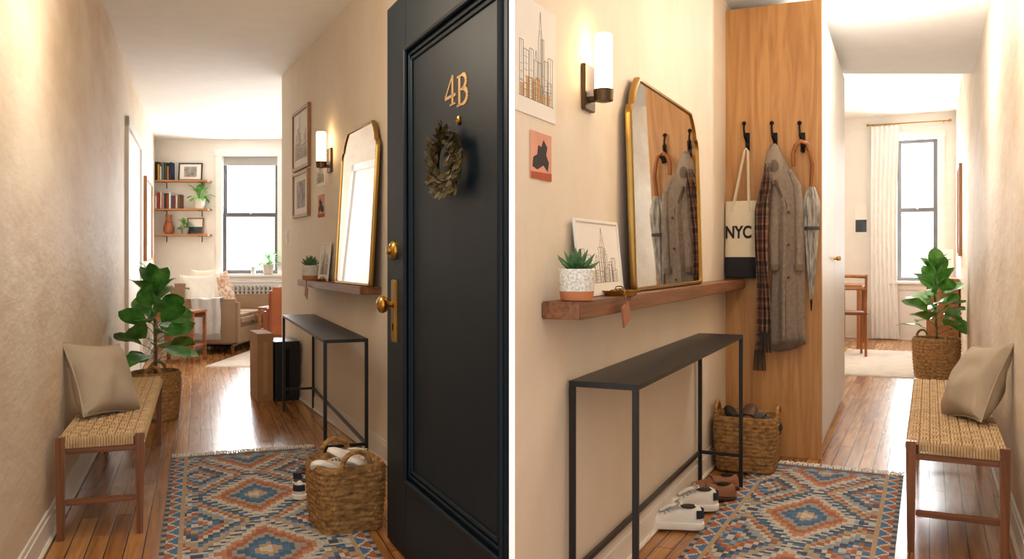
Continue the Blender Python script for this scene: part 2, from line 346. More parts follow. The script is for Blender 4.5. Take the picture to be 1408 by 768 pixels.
# ================================================================ BUILDERS
def bench(loc,rz,flip,label,L=2.2,W=.40,h=.51):
    FL[0]=flip; r=thing('bench',label,'bench',loc,rz)
    for x in (.02,W-.02):
        for y in (.02,L-.02):
            b=MB(); s=.022; b.loft([[(x+i*q,y+j*q,z) for i,j in ((-1,-1),(1,-1),(1,1),(-1,1))] for z,q in ((0,s*.72),(h-.09,s),(h+.002,s))]); b.build('leg',m_bleg,r)
    MB().box(.04,W-.04,.01,.035,.17,.2,.004).build('stretcher',m_brail,r); MB().box(.04,W-.04,L-.035,L-.01,.17,.2,.004).build('stretcher',m_brail,r)
    for x in (.012,W-.042): MB().box(x,x+.03,.04,L-.04,h-.085,h-.055,.004).build('side_rail',m_bleg,r)
    for y in (.008,L-.038): MB().box(.04,W-.04,y,y+.03,h-.085,h-.055,.004).build('end_rail',m_brail,r)
    MB().box(.012,W-.012,.012,L-.012,h-.045,h-.006,.006).build('seat_gap_shade',m_ropegap,r)  # dark core puts the shade of the weave gaps into colour
    b=MB(); nx,ny=9,int(L/.055); dx=(W-.02)/nx; dy=(L-.02)/ny
    for i in range(nx):
        for j in range(ny):
            x=.01+dx*(i+.5); y=.01+dy*(j+.5); o=(i+j)%2
            z=h-.008
            for k in range(3):      # three cords in every crossing
                f=(k-1)*.30
                if o: c=(x,y+f*dy); sx,sy=dx*.52,dy*.128
                else: c=(x+f*dx,y); sx,sy=dx*.128,dy*.52
                rs=[[(c[0]+sx*p*kk,c[1]+sy*q*kk2,zz) for p,q in ((-1,-1),(1,-1),(1,1),(-1,1))] for zz,kk,kk2 in ((z-.004,1,1),(z+.007,.92 if o else .9,.9 if o else .92),(z+.013,.6 if o else .5,.5 if o else .6))]
                b.loft(rs)
    b.build('woven_seat',m_rope,r)
    b=MB()
    for i in range(int((W-.08)/.0125)):
        b.tube([(.045+i*.0125,.004,h-.052),(.045+i*.0125,.001,h-.03),(.045+i*.0125,.010,h-.002)],.006,5)
    b.build('end_wrap',m_rope,r)
    b=MB()
    for i in range(int((L-.08)/.014)):
        y=.045+i*.014; b.tube([(W-.004,y,h-.052),(W-.001,y,h-.03),(W-.010,y,h-.002)],.0068,4)
    b.build('side_wrap',m_rope,r)
    return r
def pillow(name,loc,rz,tilt,w,h,t,mat,label,group=None,roll=0,mat2=None):
    FL[0]=1; r=thing(name,label,'cushion',loc,rz,tilt,group,roll)
    b=MB(); n=22
    def sh(a,c): return (a*w/2*(1-.11*(1-c*c)), h/2+c*h/2*(1-.11*(1-a*a)))
    for sg in (-1,1):
        def fn(u,v,sg=sg):
            a,c=2*u-1,2*v-1
            q=t/2*(max(0,(1-a*a))*max(0,(1-c*c)))**.42*(1+.30*noise.noise(Vector((a*2,c*2,sg*3+loc[0]))))*(1-.14*c)
            return (sg*q,*sh(a,c))
        b.grid(fn,n,n)
    b.build('cover',mat,r)
    pts=[]
    for k in range(48):
        s=k/12; i=int(s); f=2*(s-i)-1
        a,c=[(f,-1),(1,f),(-f,1),(-1,-f)][i]
        pts.append((0,*sh(a,c)))
    MB().tube(pts,.005,6,True).build('piping',mat2 or mat,r); return r
def basket(name,loc,rz,a,bb,h,p,mat,label,rows=13,nw=30,flare=.9,hand=.08,axis='y'):
    FL[0]=1; r=thing(name,label,'basket',loc,rz)
    def ol(th,k):
        c,s=math.cos(th),math.sin(th); e=2/p
        return a*k*math.copysign(abs(c)**e,c),bb*k*math.copysign(abs(s)**e,s)
    N=nw*4; rings=[]
    for i in range(rows*4+1):
        z=h*i/(rows*4); row=i//4; f=flare+(1-flare)*math.sin(z/h*PI*.62)
        q=abs(math.sin(PI*i/4)); ring=[]
        for k in range(N):
            th=2*PI*k/N; x,y=ol(th,f*(1+.045*q*(.5+.5*math.cos(nw*th+PI*row)))); ring.append((x,y,z))
        rings.append(ring)
    f=flare+(1-flare)*math.sin(PI*.62)
    for zz,k in ((h+.012,1.0),(h+.018,.97),(h+.008,.92),(h*.45,.88)):
        rings.append([(*ol(2*PI*j/N,f*k),zz) for j in range(N)])
    b=MB(); b.loft(rings); b.build('woven_body',mat,r,angle=80)
    for s in (-1,1):
        pts=[]
        for k in range(17):
            t=PI*k/16*1.25-PI*.125
            if axis=='y': pts.append((hand*math.cos(t),s*bb*f*.99,h-.02+hand*1.05*math.sin(t)+.03))
            else: pts.append((s*a*f*.99,hand*math.cos(t),h-.02+hand*1.05*math.sin(t)+.03))
        MB().tube(pts,.014,8).build('handle',mat,r)
    return r
def fiddle(loc,rz,h0,h1,spread,ll,label,seed,mat,w,n=26,rad=.18):
    FL[0]=1; q=random.Random(seed); r=thing('fiddle_leaf_fig',label,'plant',loc,rz)
    MB().lathe([(rad,0),(rad,.03),(.001,.04)],24).build('soil',m_soil,r)
    b=MB(); b.tube([(0,0,.0),(.01,.01,h0),(-.01,.02,(h0+h1)/2),(.01,0,h1-.08)],[.014,.012,.01,.006],8); b.build('trunk',m_stem,r)
    b=MB()
    for i in range(n):
        t=i/(n-1); z=h0+(h1-h0-.14)*t; a=i*2.4+q.uniform(-.3,.3); el=.15+1.15*t**1.6+q.uniform(-.2,.4)
        L=ll*(1-.25*t)*q.uniform(.85,1.12); st=spread*(.22*(1-t)+.05)
        d=Vector((math.cos(a)*math.cos(el),math.sin(a)*math.cos(el),math.sin(el)))
        p0=Vector((0,0,z-.03)); p1=p0+d*st+Vector((0,0,.02)); b.tube([p0,p0.lerp(p1,.5)+Vector((0,0,.012)),p1],.004,5)
        rot=d.to_track_quat('X','Z').to_matrix().to_4x4()
        b.leaf(Matrix.Translation(p1)@rot@Matrix.Rotation(q.uniform(-1.1,1.1),4,'X'),L,L*.88,.2,.32,7)
    o=b.build('foliage',mat,r,angle=80); clamp(o,w); return r
def succulent(loc,rz,s,label,seed=1,scale=1):
    FL[0]=1; q=random.Random(seed); r=thing('potted_succulent',label,'potted plant',loc,rz); k=s
    MB().lathe([(.05*k,.035*k),(.062*k,.035*k),(.067*k,.11*k),(.064*k,.114*k),(.058*k,.108*k),(.057*k,.09*k),(.001,.09*k)],28).build('speckled_pot',M('#e6e1d6',.5,var=.35,scale=(120,120,120)),r)
    MB().lathe([(.05*k,0),(.057*k,.003*k),(.062*k,.036*k),(.001,.036*k)],28).build('terracotta_base',M('#c07a4e',.7,var=.1),r)
    MB().lathe([(.057*k,.09*k),(.05*k,.098*k),(.001,.1*k)],20).build('soil',m_soil,r)
    b=MB()
    for i in range(30):
        a=i*2.4; el=.35+1.15*(i/30)+q.uniform(-.1,.1); L=.08*k*q.uniform(.85,1.15)
        d=Vector((math.cos(a)*math.cos(el),math.sin(a)*math.cos(el),math.sin(el)))
        p=Vector((0,0,.097*k)); up=Vector((0,0,.010*k))
        b.tube([p,p+d*L*.35,p+d*L*.75+up*.5,p+d*L+up],[.007*k,.009*k,.006*k,.0008],6)
    b.build('leaves',M('#2f5537',.45,var=.4,scale=(40,40,40),col2='#5f9157'),r); return r
def console(loc,rz,flip,L,W,h,label):
    FL[0]=flip; r=thing('console_table',label,'table',loc,rz); s=.011
    MB().box(0,W,0,L,h-.022,h,.002).build('tabletop',m_black,r)
    for x in (s,W-s):
        for y in (s,L-s): MB().box(x-s,x+s,y-s,y+s,0,h-.022,.001).build('leg',m_black,r)
    for y in (s,L-s): MB().box(2*s,W-2*s,y-s*.8,y+s*.8,.19,.21).build('stretcher',m_black,r)
    MB().box(s-s*.8,s+s*.8,2*s,L-2*s,.19,.21).build('stretcher',m_black,r); 
    return r
def mirror(w_,tc,Zb,off,wd,ht,lean,label):
    FL[0]=w_.flip; r=thing('wall_mirror',label,'mirror',w_.pt(tc,off,Zb),w_.rz,-lean*w_.flip)
    half=[(wd/2-.03,0),(wd/2-.008,.008),(wd/2,.03),(wd/2,ht-.2)]
    for k in range(7):
        a=PI/2*k/6; half.append((wd/2-.05*(1-math.cos(a)),ht-.2+.06*math.sin(a)))
    for k in range(1,9):
        t=k/8; half.append((wd/2-.05-.11*t,ht-.14+.14*(t**.6 if t<1 else 1)))
    pl=half+[(-a,c) for a,c in reversed(half)]
    cz=ht/2; fw=.02
    def ins(p,f):
        return ((p[0])*(1-f/(wd/2)),cz+(p[1]-cz)*(1-f/(ht/2)))
    b=MB(); rings=[[(x,*ins(p,f)) for p in pl] for x,f in ((-.008,0),(.014,0),(.02,.005),(.02,fw-.004),(.010,fw))]
    b.loft(rings,cap=False); b.build('gilt_frame',m_gold,r)
    MB().prism([ins(p,fw*.9) for p in pl],.004,.011).build('mirror_glass',m_mirror,r,False)
    MB().prism([ins(p,.004) for p in pl],-.008,.002).build('backing',m_walnut,r,False); return r
def sconce(w_,t,z,label,s=1):
    FL[0]=w_.flip; r=thing('wall_sconce',label,'wall lamp',w_.pt(t,0,z),w_.rz); xo=.072*s
    MB().box(0,.018*s,-.06*s,.06*s,-.08*s,.10*s,.003).build('backplate',m_bronze,r)
    MB().box(.012,xo+.02*s,-.016*s,.016*s,-.045*s,-.025*s,.003).build('arm',m_bronze,r)
    MB().lathe([(.02*s,-.05*s),(.038*s,-.045*s),(.04*s,-.0*s),(.036*s,.0)],22,(xo,0,0)).build('cup',m_bronze,r)
    MB().lathe([(.035*s,-.01*s),(.035*s,.212*s),(.031*s,.218*s),(.001,.218*s)],26,(xo,0,0)).build('glass_shade',m_glow,r); return r
def skyline(b,w,h,x,seed,th=.003,dens=9):
    q=random.Random(seed); base=-h*.36
    for row in range(2):
        y=-w*.42
        while y<w*.36:
            bw=w*q.uniform(.06,.12); hh=h*q.uniform(.22,.6)*(1,.5)[row]; z1=base+hh
            pts=[(y,base),(y,z1),(y+bw,z1),(y+bw,base)]
            if q.random()<.35 and row==0: pts=[(y,base),(y,z1),(y+bw*.3,z1),(y+bw*.3,z1+h*.05),(y+bw*.5,z1+h*.09),(y+bw*.7,z1+h*.05),(y+bw*.7,z1),(y+bw,z1),(y+bw,base)]
            for p,c in zip(pts,pts[1:]): b.seg(p,c,th,x,x+.0008)
            for k in range(q.randint(3,6)):
                zz=base+hh*(.15+.14*k); b.seg((y+bw*.15,zz),(y+bw*.85,zz),th*.5,x,x+.0006)
            if row==0: b.seg((y+bw*.5,base),(y+bw*.5,z1),th*.4,x,x+.0006)
            y+=bw*q.uniform(.95,1.25)
    c=w*.08
    for p,e in (((c-w*.05,base),(c-w*.05,h*.18)),((c-w*.05,h*.18),(c-w*.025,h*.28)),((c-w*.025,h*.28),(c,h*.44)),((c,h*.44),(c+w*.025,h*.28)),((c+w*.025,h*.28),(c+w*.05,h*.18)),((c+w*.05,h*.18),(c+w*.05,base)),((c,base),(c,h*.28))): b.seg(p,e,th,x,x+.0008)
    b.seg((-w*.43,base),(w*.43,base),th,x,x+.0008)
def print_(w_,t,z,w,h,label,art='sky',frame=None,fw=.02,off=.001,lean=0,seed=1,paper=None,cat='picture',bot=False,depth=.02,accent=False,th=None):
    FL[0]=w_.flip; r=thing('framed_picture' if frame else 'art_print',label,cat,w_.pt(t,off,z),w_.rz,-lean*w_.flip)
    dz=h/2 if bot else 0; paper=paper or m_paper
    if frame:
        b=MB(); 
        b.box(0,depth,-w/2,-w/2+fw,dz-h/2,dz+h/2,.002).box(0,depth,w/2-fw,w/2,dz-h/2,dz+h/2,.002).box(0,depth,-w/2+fw,w/2-fw,dz-h/2,dz-h/2+fw,.002).box(0,depth,-w/2+fw,w/2-fw,dz+h/2-fw,dz+h/2,.002)
        b.build('frame',frame,r); MB().box(.001,depth*.5,-w/2+fw*.8,w/2-fw*.8,dz-h/2+fw*.8,dz+h/2-fw*.8).build('sheet',paper,r,False); x=depth*.5
    else: MB().box(0,.003,-w/2,w/2,dz-h/2,dz+h/2).build('sheet',paper,r,False); x=.003
    wi,hi=(w-2*fw,h-2*fw) if frame else (w,h)
    b=MB()
    if art=='sky':
        skyline(b,wi,hi,x,seed,th or max(.0014,w*.004))
        for v in b.bm.verts: v.co.z+=dz
        b.build('line_drawing',m_ink,r,False)
        if accent:
            b=MB(); q=random.Random(seed+1)
            for k in range(6):
                y=-wi*.4+wi*.13*k; hh=hi*q.uniform(.06,.24); b.box(x,x+.0005,y,y+wi*.09,dz-hi*.36,dz-hi*.36+hh)
            b.build('tan_wash',m_tan,r,False)
    elif art=='block':
        b.prism([(-wi*.3,dz-hi*.34),(wi*.3,dz-hi*.34),(wi*.3,dz+hi*.34),(-wi*.3,dz+hi*.34)],x,x+.001); b.build('image',M('#8d9aa3',.7,var=.5,scale=(14,14,14),col2='#cdbfae'),r,False)
    elif art=='figure':
        b.prism([(wi*p,dz+hi*q) for p,q in ((-.42,-.25),(-.2,-.3),(.1,-.18),(.3,-.3),(.36,-.1),(.22,.05),(.28,.22),(.1,.36),(.0,.2),(-.15,.22),(-.2,.02),(-.38,-.05))],x,x+.0012); b.build('dark_shape',M('#2b2320',.8,var=.2),r,False)
        MB().prism([(-wi*.5,dz-hi*.5),(wi*.5,dz-hi*.5),(wi*.5,dz-hi*.33),(-wi*.5,dz-hi*.36)],x,x+.0008).build('colour_band',M('#b4512f',.8),r,False)
    elif art=='sea':
        b.prism([(-wi*.5,dz-hi*.5),(wi*.5,dz-hi*.5),(wi*.5,dz-hi*.05),(-wi*.5,dz-hi*.05)],x,x+.001); b.build('image',M('#3d4750',.7,var=.4),r,False)
    return r
def shoe(loc,rz,label,kind='sneaker',c='#e8e2d8',c2='#ffffff',rx=0,ry=0,s=1,group=None):
    FL[0]=1; r=thing(kind,label,'shoe',loc,rz,ry,group,rx)
    sn=kind=='sneaker'; hk=1 if sn else .8
    st=[(-.144,.006,.05),(-.140,.022,.074),(-.130,.032,.094),(-.11,.038,.104),(-.085,.0385,.098),(-.055,.038,.088),(-.02,.040,.090),(.01,.042,.080),(.04,.045,.066),(.07,.047,.056),(.10,.045,.050),(.122,.038,.044),(.136,.027,.037),(.144,.014,.030),(.147,.004,.024)]
    n=14
    rings=[[(s*hw*math.cos(PI*k/n)*(1-.12*math.sin(PI*k/n)),s*y,s*(.018+(h*hk-.018)*math.sin(PI*k/n)**.62)) for k in range(n+1)] for y,hw,h in st]
    MB().loft(rings).build('upper',M(c,.6,var=.06,bump=.1),r,angle=80)
    ol=[]
    for y,hw,h in st: ol.append((hw+.005,y*1.025))
    ol=ol+[(-a,y) for a,y in reversed(ol)]
    th=.030 if sn else .014
    MB().loft([[(s*a*k,s*y*k,s*z) for a,y in ol] for z,k in ((0,.96),(.005,1),(th-.003,1.0),(th,.97))]).build('sole',M(c2,.6,var=.04),r)
    b=MB(); b.ball((0,-.084*s,.094*s*hk),.030*s,(.80,1.35,.34),16); b.build('opening',M('#3a342f' if sn else '#20150e',.9),r)
    if sn:
        MB().tube([(0,-.052*s,.108*s),(0,-.03*s,.104*s),(0,.01*s,.092*s),(0,.045*s,.072*s)],[.018*s,.021*s,.02*s,.015*s],10,flat=.35).build('tongue',M(c,.7,var=.04),r)
        b=MB() 
        for i in range(5):
            y=-.03+.018*i; z=.103-.0062*i-.0011*i*i
            b.tube([(-.028*s,y*s,(z-.012)*s),(-.012*s,(y+.004)*s,(z+.004)*s),(.012*s,(y+.008)*s,(z+.004)*s),(.028*s,y*s,(z-.012)*s)],.0038*s,5)
        b.tube([(0,-.03*s,.108*s),(.025*s,-.04*s,.118*s),(.04*s,-.02*s,.10*s),(.01*s,-.028*s,.108*s),(-.03*s,-.04*s,.118*s),(-.042*s,-.018*s,.098*s)],.0034*s,5)
        b.build('laces',M('#b9b2a6',.8,var=.03),r)
        b=MB(); b.loft([[(s*.0388*k*math.cos(a),s*(-.112+.035*math.sin(a)),z*s) for a in [-PI*j/8 for j in range(9)]] for z,k in ((.05,1),(.086,.92))],cap=False,closed=False); b.build('heel_tab',m_navy,r)
    else:
        MB().tube([(-.044*s,.0,.045*s),(-.024*s,.005,.070*s),(.024*s,.005,.070*s),(.044*s,.0,.045*s)],.007*s,6).build('strap',M(c,.5),r)
    return r
def kilim(name,corner,u,W,L,label,seed):
    q=random.Random(seed); rz=math.atan2(u[1],u[0])-PI/2
    r=thing(name,label,'rug',(*corner,.004),rz)
    cs=.0115; nx=int(W/cs); ny=int(L/cs)
    pal={k:hx(v) for k,v in dict(cream='#cfc3b2',sand='#b99a74',rust='#a4572f',coral='#bd7f58',sky='#8aa0ab',blue='#2f6f9c',teal='#245a7c',navy='#203a56',grey='#9c958b').items()}
    seqs=[['rust','coral','cream','blue','navy','grey','sky','cream','rust','sand','teal','blue'],['cream','teal','sky','blue','coral','rust','cream','navy','blue','sand','grey','cream'],['sky','cream','blue','sand','rust','teal','navy','cream','grey','sand','rust','blue']]
    out=['cream','sand','blue','teal','grey','rust','coral','cream','sky']
    bm=bmesh.new(); lay=bm.loops.layers.float_color.new('Col')
    V=[[bm.verts.new((W*i/nx,-L*j/ny,.006+.0012*noise.noise(Vector((i*.15,j*.15,seed))))) for j in range(ny+1)] for i in range(nx+1)]
    for i in range(nx):
        for j in range(ny):
            x=(i+.5)/nx; y=(j+.5)*cs; xs=round(x*W/.026)*.026; ys=round(y/.026)*.026
            ex=min(x,1-x)*W
            if ex<.02: c='grey' if (j//4)%2 else 'navy'
            elif ex<.085:
                g=abs(((y/.15)%1)*2-1); e=(ex-.02)/.065; c='rust' if g>e+.18 else ('cream' if g>e-.12 else 'blue')
            elif ex<.1: c='sand'
            elif y<.03: c='teal'
            elif y<.11: g=abs(((x*W/.1)%1)*2-1); c='sky' if g<(y-.03)/.08 else 'rust'
            else:
                X=(xs-.1)/(W-.2)*1.25+.375; YY=(ys-.11)/1.02; a=abs((X%1)*2-1); b_=abs((YY%1)*2-1)
                d=a+b_
                if d<1.0: sq=seqs[(int(math.floor(X+.5))*2+int(math.floor(YY+.5)))%3]; c=sq[min(11,int(d*12))]
                else: c=out[int((2-d)*9)%9]
                if .94<d<1.06: c='navy' if int(b_*20)%2 else 'cream'
            col=pal[c]; f=q.uniform(.84,1.1)*(1+.08*noise.noise(Vector((0,j*.35,seed)))); w=.12
            col=tuple(min(1,v*f*(1-w)+w*g_) for v,g_ in zip(col,hx('#a3988a')))
            fc=bm.faces.new((V[i][j],V[i+1][j],V[i+1][j+1],V[i][j+1]))
            for l in fc.loops: l[lay]=(*col,1)
    me=bpy.data.meshes.new('pile'); bm.to_mesh(me); bm.free(); me.materials.append(AM)
    o=bpy.data.objects.new('woven_field',me); COL.objects.link(o); o.parent=r
    FL[0]=1; b=MB()
    for i in range(int(W/.016)):
        x=.005+i*.016; e=x+q.uniform(-.02,.02); b.tube([(x,0,.008),(x+q.uniform(-.006,.006),.045,.012)],.0065,5); 
        for k in (-1,0,1): b.tube([(x,.045,.012),(e+k*.006,q.uniform(.10,.13),.004)],.0035,4)
    b.build('fringe',m_cream,r)
    return r
AM=attr_mat()
# ================================================================ LEFT HALL
bench(( -2.245,4.2,0),wL.rz,1,'wooden bench with woven rope seat carrying square cushion, beside large potted fig')
pillow('cushion',(-2.25,4.82,.512),math.radians(-16),math.radians(-28),.42,.45,.22,m_cush,'square linen cushion on the bench with a rope seat, near left textured plaster wall',roll=math.radians(-8))
basket('plant_basket',(-3.10,7.42,0),.3,.205,.205,.40,2,m_basket,'round woven basket holding leafy fig at the far end of bench',rows=12,nw=26,hand=.06)
fiddle((-3.12,7.45,.28),0,.24,1.03,.5,.28,'dark green fiddle leaf fig in round basket before side table',3,m_leaf,wL,n=34,rad=.15)
kilim('kilim_rug',(-2.36,5.93),wL.d,.98,2.6,'patterned blue and rust kilim rug leading to the dark door',3)
tn=math.hypot(2.38,.9)
console((-.925+.0,5.50,0),math.atan2(2.38,-.9)-PI/2,-1,tn,.285,.88,'black metal console table below wall shelf next to dark door')
def shelf(w_,t0,t1,z,dp,th,label):
    FL[0]=w_.flip; return tag(MB().box(0,dp,t0,t1,z-th,z,.005).build('wall_shelf',m_walnut),label,'shelf',(*w_.p,0),w_.rz)
SLz=1.20; t0=wW.tY(5.94); t1=wW.tY(7.92)
shelf(wW,t0,t1,SLz,.155,.055,'walnut wall shelf above console table beside dark door')
mt0=wW.hit(511,.09)[0]; mt1=wW.hit(463,.09)[0]
mirror(wW,(mt0+mt1)/2,SLz+.001,.09,abs(mt1-mt0),1.17,.055,'gold framed mirror leaning on walnut shelf next to dark door')
sconce(wW,wW.hit(455)[0],Z(222,7.3),'lit cylinder wall sconce between framed pictures and mirror',1.15)
t,Y=wW.hit(416); print_(wW,t,Z(191,Y),.78,.60,'largest wood framed line drawing, highest beside corridor corner','sky',m_frame,.035,seed=4,depth=.03)
print_(wW,t,Z(267,Y),.74,.45,'wood framed grey-blue picture hung directly below larger framed drawing','block',m_frame,.03,depth=.03)
t,Y=wW.hit(441); print_(wW,t,Z(238,Y),.34,.24,'small unframed drawing pinned under the glowing sconce','sky',None,seed=7)
t,Y=wW.hit(442); print_(wW,t,Z(283,Y),.26,.2,'small pink postcard with dark shape below pinned drawing near sconce','figure',None,paper=M('#d99a82',.8))
t,Y=wW.hit(457); print_(wW,t+.12,SLz+.001,.36,.33,'white skyline print propped on shelf behind gold mirror edge','sky',m_white,.012,off=.05,lean=.1,seed=9,bot=True,depth=.012)
p=wW.pt(wW.tY(7.72),.085,SLz); succulent(p,0,1.15,'speckled pot of spiky succulent at far end of shelf by corridor corner',2)
def tray(loc,label,s=1):
    FL[0]=1; r=thing('brass_tray',label,'tray',loc)
    MB().lathe([(.001,.004),(.045*s,.004),(.066*s,.018*s),(.072*s,.019*s),(.055*s,0),(.001,0)],32).build('dish',M('#c99a4a',.3,.8,var=.15),r)
    k=thing('keys','small bunch of keys lying in '+label,'keys',(loc[0],loc[1],loc[2]+.006))
    MB().tube([(.015*math.cos(a)*s,.015*math.sin(a)*s,.022+.010*math.sin(a)) for a in [2*PI*i/14 for i in range(14)]],.0022*s,5,True).build('key_ring',m_bronze,k)
    for an in (.3,1.4,2.8): MB().obox((.025*s*math.cos(an),.025*s*math.sin(an),.016),(.04*s,.012*s,.003),Matrix.Rotation(an,3,'Z')@Matrix.Rotation(.3,3,'Y'),.001).build('key',m_gold,k)
    return r
tray(wW.pt(wW.tY(7.3),.078,SLz),'brass tray on shelf beside far potted succulent',1.0)
def keytag(w_,t,off,z,label,s=1):
    FL[0]=w_.flip; r=thing('key_fob',label,'key fob',w_.pt(t,off,z),w_.rz)
    MB().tube([(.0,.012*s*math.cos(a),.012*s*math.sin(a)+.012) for a in [2*PI*k/16 for k in range(16)]],.002*s,6,True).build('key_ring',m_brass,r)
    MB().tube([(0,0,.0),(0,.004,-.03*s)],.003*s,5).build('cord',M('#8a5a3c',.7),r)
    b=MB(); b.obox((.0,.008,-.068*s),(.007,.09*s,.085*s),Matrix.Rotation(.3,3,'X'),.003); b.build('leather_tag',M('#a5694c',.6,var=.1),r)
    return r
t,Y=wW.hit(423,.165); keytag(wW,t,.175,SLz-.015,'brown leather key fob hanging from shelf beside corridor corner',1.2)
FL[0]=-1; t,Y=wW.hit(395); r=thing('light_switch','white light switch plate on wall near corridor corner','light switch',wW.pt(t,0,Z(325,Y)),wW.rz)
MB().box(0,.008,-.06,.06,-.07,.07,.004).build('plate',m_white,r); MB().box(.006,.016,-.014,.014,-.026,.026,.002).build('rocker',m_white,r)
# basket with sneakers
bL=(-.875,4.48); basket('shoe_basket',(*bL,0),wD.rz+.1,.175,.185,.33,5,m_basket2,'square seagrass basket of pale sneakers beside dark door',rows=13,nw=34,hand=.075)
gsn='pale sneakers in the basket by the dark door'
shoe((bL[0]-.05,bL[1]-.05,.27),2.6,'beige sneaker in basket by dark door, nearest the viewer','sneaker','#cdbfad','#f0ebe2',.55,.35,.98,gsn)
shoe((bL[0]+.07,bL[1]-.02,.27),2.9,'grey pink sneaker in basket, touching side nearest dark door','sneaker','#d2bfb3','#f0ebe2',.65,-.2,.98,gsn)
shoe((bL[0]-.0,bL[1]+.10,.29),2.2,'white sneaker at back of basket beside dark door','sneaker','#e3ddd3','#f0ebe2',.6,.1,.98,gsn)
g='pale sneakers on floor left of basket'
shoe((-1.185,5.02,.014),-.35,'white sneaker on rug edge left of square basket, closer one','sneaker','#dcd5ca','#efe9df',group=g)
shoe((-1.27,5.3,.014),-.2,'dark grey sneaker behind white sneaker left of square basket','sneaker','#5a554f','#efe9df',group=g)
def crate(w_,t,o0,o1,ln,h,mat,label,name,mat2,rw=False):
    FL[0]=w_.flip; r=thing(name,label,'box',w_.pt(t,o0,0),w_.rz)
    MB().box(0,o1-o0,0,ln,0,h-.001,.004).build('body',mat,r); MB().box(-.004,o1-o0+.004,-.004,ln+.004,h*.9,h,.003).build('lid',mat,r)
    MB().box((o1-o0)/2-.02,(o1-o0)/2+.02,-.005,-.001,h*.1,h*.88).build('tape',mat2,r); return r
crate(wW,wW.tY(8.42),.03,.26,.45,.58,m_black,'black storage box against wall at the corridor corner','storage_box',m_iron)
crate(wW,wW.tY(8.46),.272,.42,.5,.66,M('#a97f56',.8,var=.08),'tall brown cardboard box beside black storage box','cardboard_box',M('#b58e64',.5))
FL[0]=1; t,Y=wL.hit(202); print_(wL,t,Z(303,Y),1.5,1.15,'wood framed picture on left wall beside living room shelves','block',m_frame,.04,depth=.04)
# ---------------------------------------------------------------- LIVING ROOM (left)
FL[0]=1
shz=[Z(248,14.4),Z(287,14.4),Z(322,14.4)]; names=['top','middle','bottom']
for z,n in zip(shz,names):
    r=thing('floating_shelf','%s wooden shelf of three on wall left of window'%n,'shelf',(*eL.p,z),eL.rz,group='three wooden shelves beside window')
    MB().box(0,.22,.06,.97,-.03,0,.003).build('board',wood('#b98050','#946236','y'),r)
    for yy in (.2,.8): MB().tube([(.005,yy,-.13),(.005,yy,-.03),(.17,yy,-.03)],.008,6).build('bracket',m_iron,r)
def book(z,y,w,h,col,label,grp,lean=0):
    r=thing('book',label,'book',eL.pt(y,.03,z),eL.rz,0,grp,lean)
    c=M(col,.7,var=.04); MB().box(0,.15,0,.004,0,h).box(0,.15,w-.004,w,0,h).box(.145,.15,0,w,0,h).build('cover',c,r,False)
    MB().box(.004,.144,.004,w-.004,.004,h-.006).build('pages',m_paper,r,False)
y=.07
for col,nm in (('#222222','black'),('#d8a12c','mustard yellow'),('#e8e4dc','white'),('#6c6f70','grey'),('#2e4a3c','dark green'),('#c9742c','orange'),('#1f2f4d','navy')):
    w=R.uniform(.03,.042); book(shz[0],y,w,R.uniform(.22,.32),col,nm+' book standing on the top shelf beside window','books on the top shelf'); y+=w+.003
y=.07
for col,nm in (('#e9e4da','white'),('#b1372c','red'),('#d9cbb5','tan'),('#d98f86','pink'),('#393939','charcoal'),('#a85235','rust'),('#efe9da','ivory'),('#476a8c','blue'),('#8a2f2a','maroon'),('#c9c3b8','light grey'),('#7a5236','brown')):
    w=R.uniform(.03,.042); book(shz[1],y,w,R.uniform(.2,.28),col,nm+' book standing on the middle shelf beside window','books on the middle shelf'); y+=w+.003
print_(eL,.62,shz[0]+.001,.40,.30,'black framed picture standing on top shelf beside books','block',m_black,.02,off=.06,lean=.1,bot=True)
print_(eL,.70,shz[2]+.001,.28,.28,'wood framed picture on bottom shelf behind small plant','sea',m_frame,.02,off=.05,lean=.1,bot=True)
def small_plant(loc,s,label,potc,seed,w,kind='potted_plant'):
    FL[0]=1; q=random.Random(seed); r=thing(kind,label,'potted plant',loc)
    MB().lathe([(.045*s,0),(.06*s,.1*s),(.056*s,.1*s),(.05*s,.085*s),(.001,.085*s)],18).build('pot',M(potc,.6,var=.06),r)
    b=MB()
    for i in range(30):
        a=q.uniform(0,6.3); el=q.uniform(-.3,1.4); d=Vector((math.cos(a)*math.cos(el),math.sin(a)*math.cos(el),math.sin(el)))
        p0=Vector((0,0,.09*s)); p1=p0+d*q.uniform(.03,.09)*s+Vector((0,0,.03*s)); b.tube([p0,p1],.002*s,4)
        b.leaf(Matrix.Translation(p1)@d.to_track_quat('X','Z').to_matrix().to_4x4(),q.uniform(.06,.09)*s,.05*s,.15,.5,4)
    o=b.build('leaves',m_leafR,r,angle=80); clamp(o,w,.005); return r
small_plant(eL.pt(.80,.13,shz[1]),1.7,'leafy green plant in pale pot on middle shelf beside window','#d8d4c8',5,eL)
small_plant(eL.pt(.56,.15,shz[2]),1.1,'tiny plant in grey pot on bottom shelf','#8d8a84',6,eL)
r=thing('vase','terracotta bottle vase on bottom shelf beside framed picture','vase',eL.pt(.28,.12,shz[2]))
MB().lathe([(.05,0),(.085,.05),(.09,.11),(.06,.2),(.045,.27),(.055,.33),(.045,.33),(.035,.27),(.001,.26)],24).build('body',M('#a3603c',.5,var=.15),r)
MB().lathe([(.061,.195),(.064,.2),(.061,.205)],24).build('band',M('#6b3a22',.5),r)
small_plant(eL.pt(eL.hit(371)[0],.10,hl[2]),1.6,'leafy plant in pale pot on living room window sill','#cfcabd',8,eL)
r=thing('jar','small clear candle jar on window sill beside plant','jar',eL.pt(eL.hit(350)[0],.06,hl[2]))
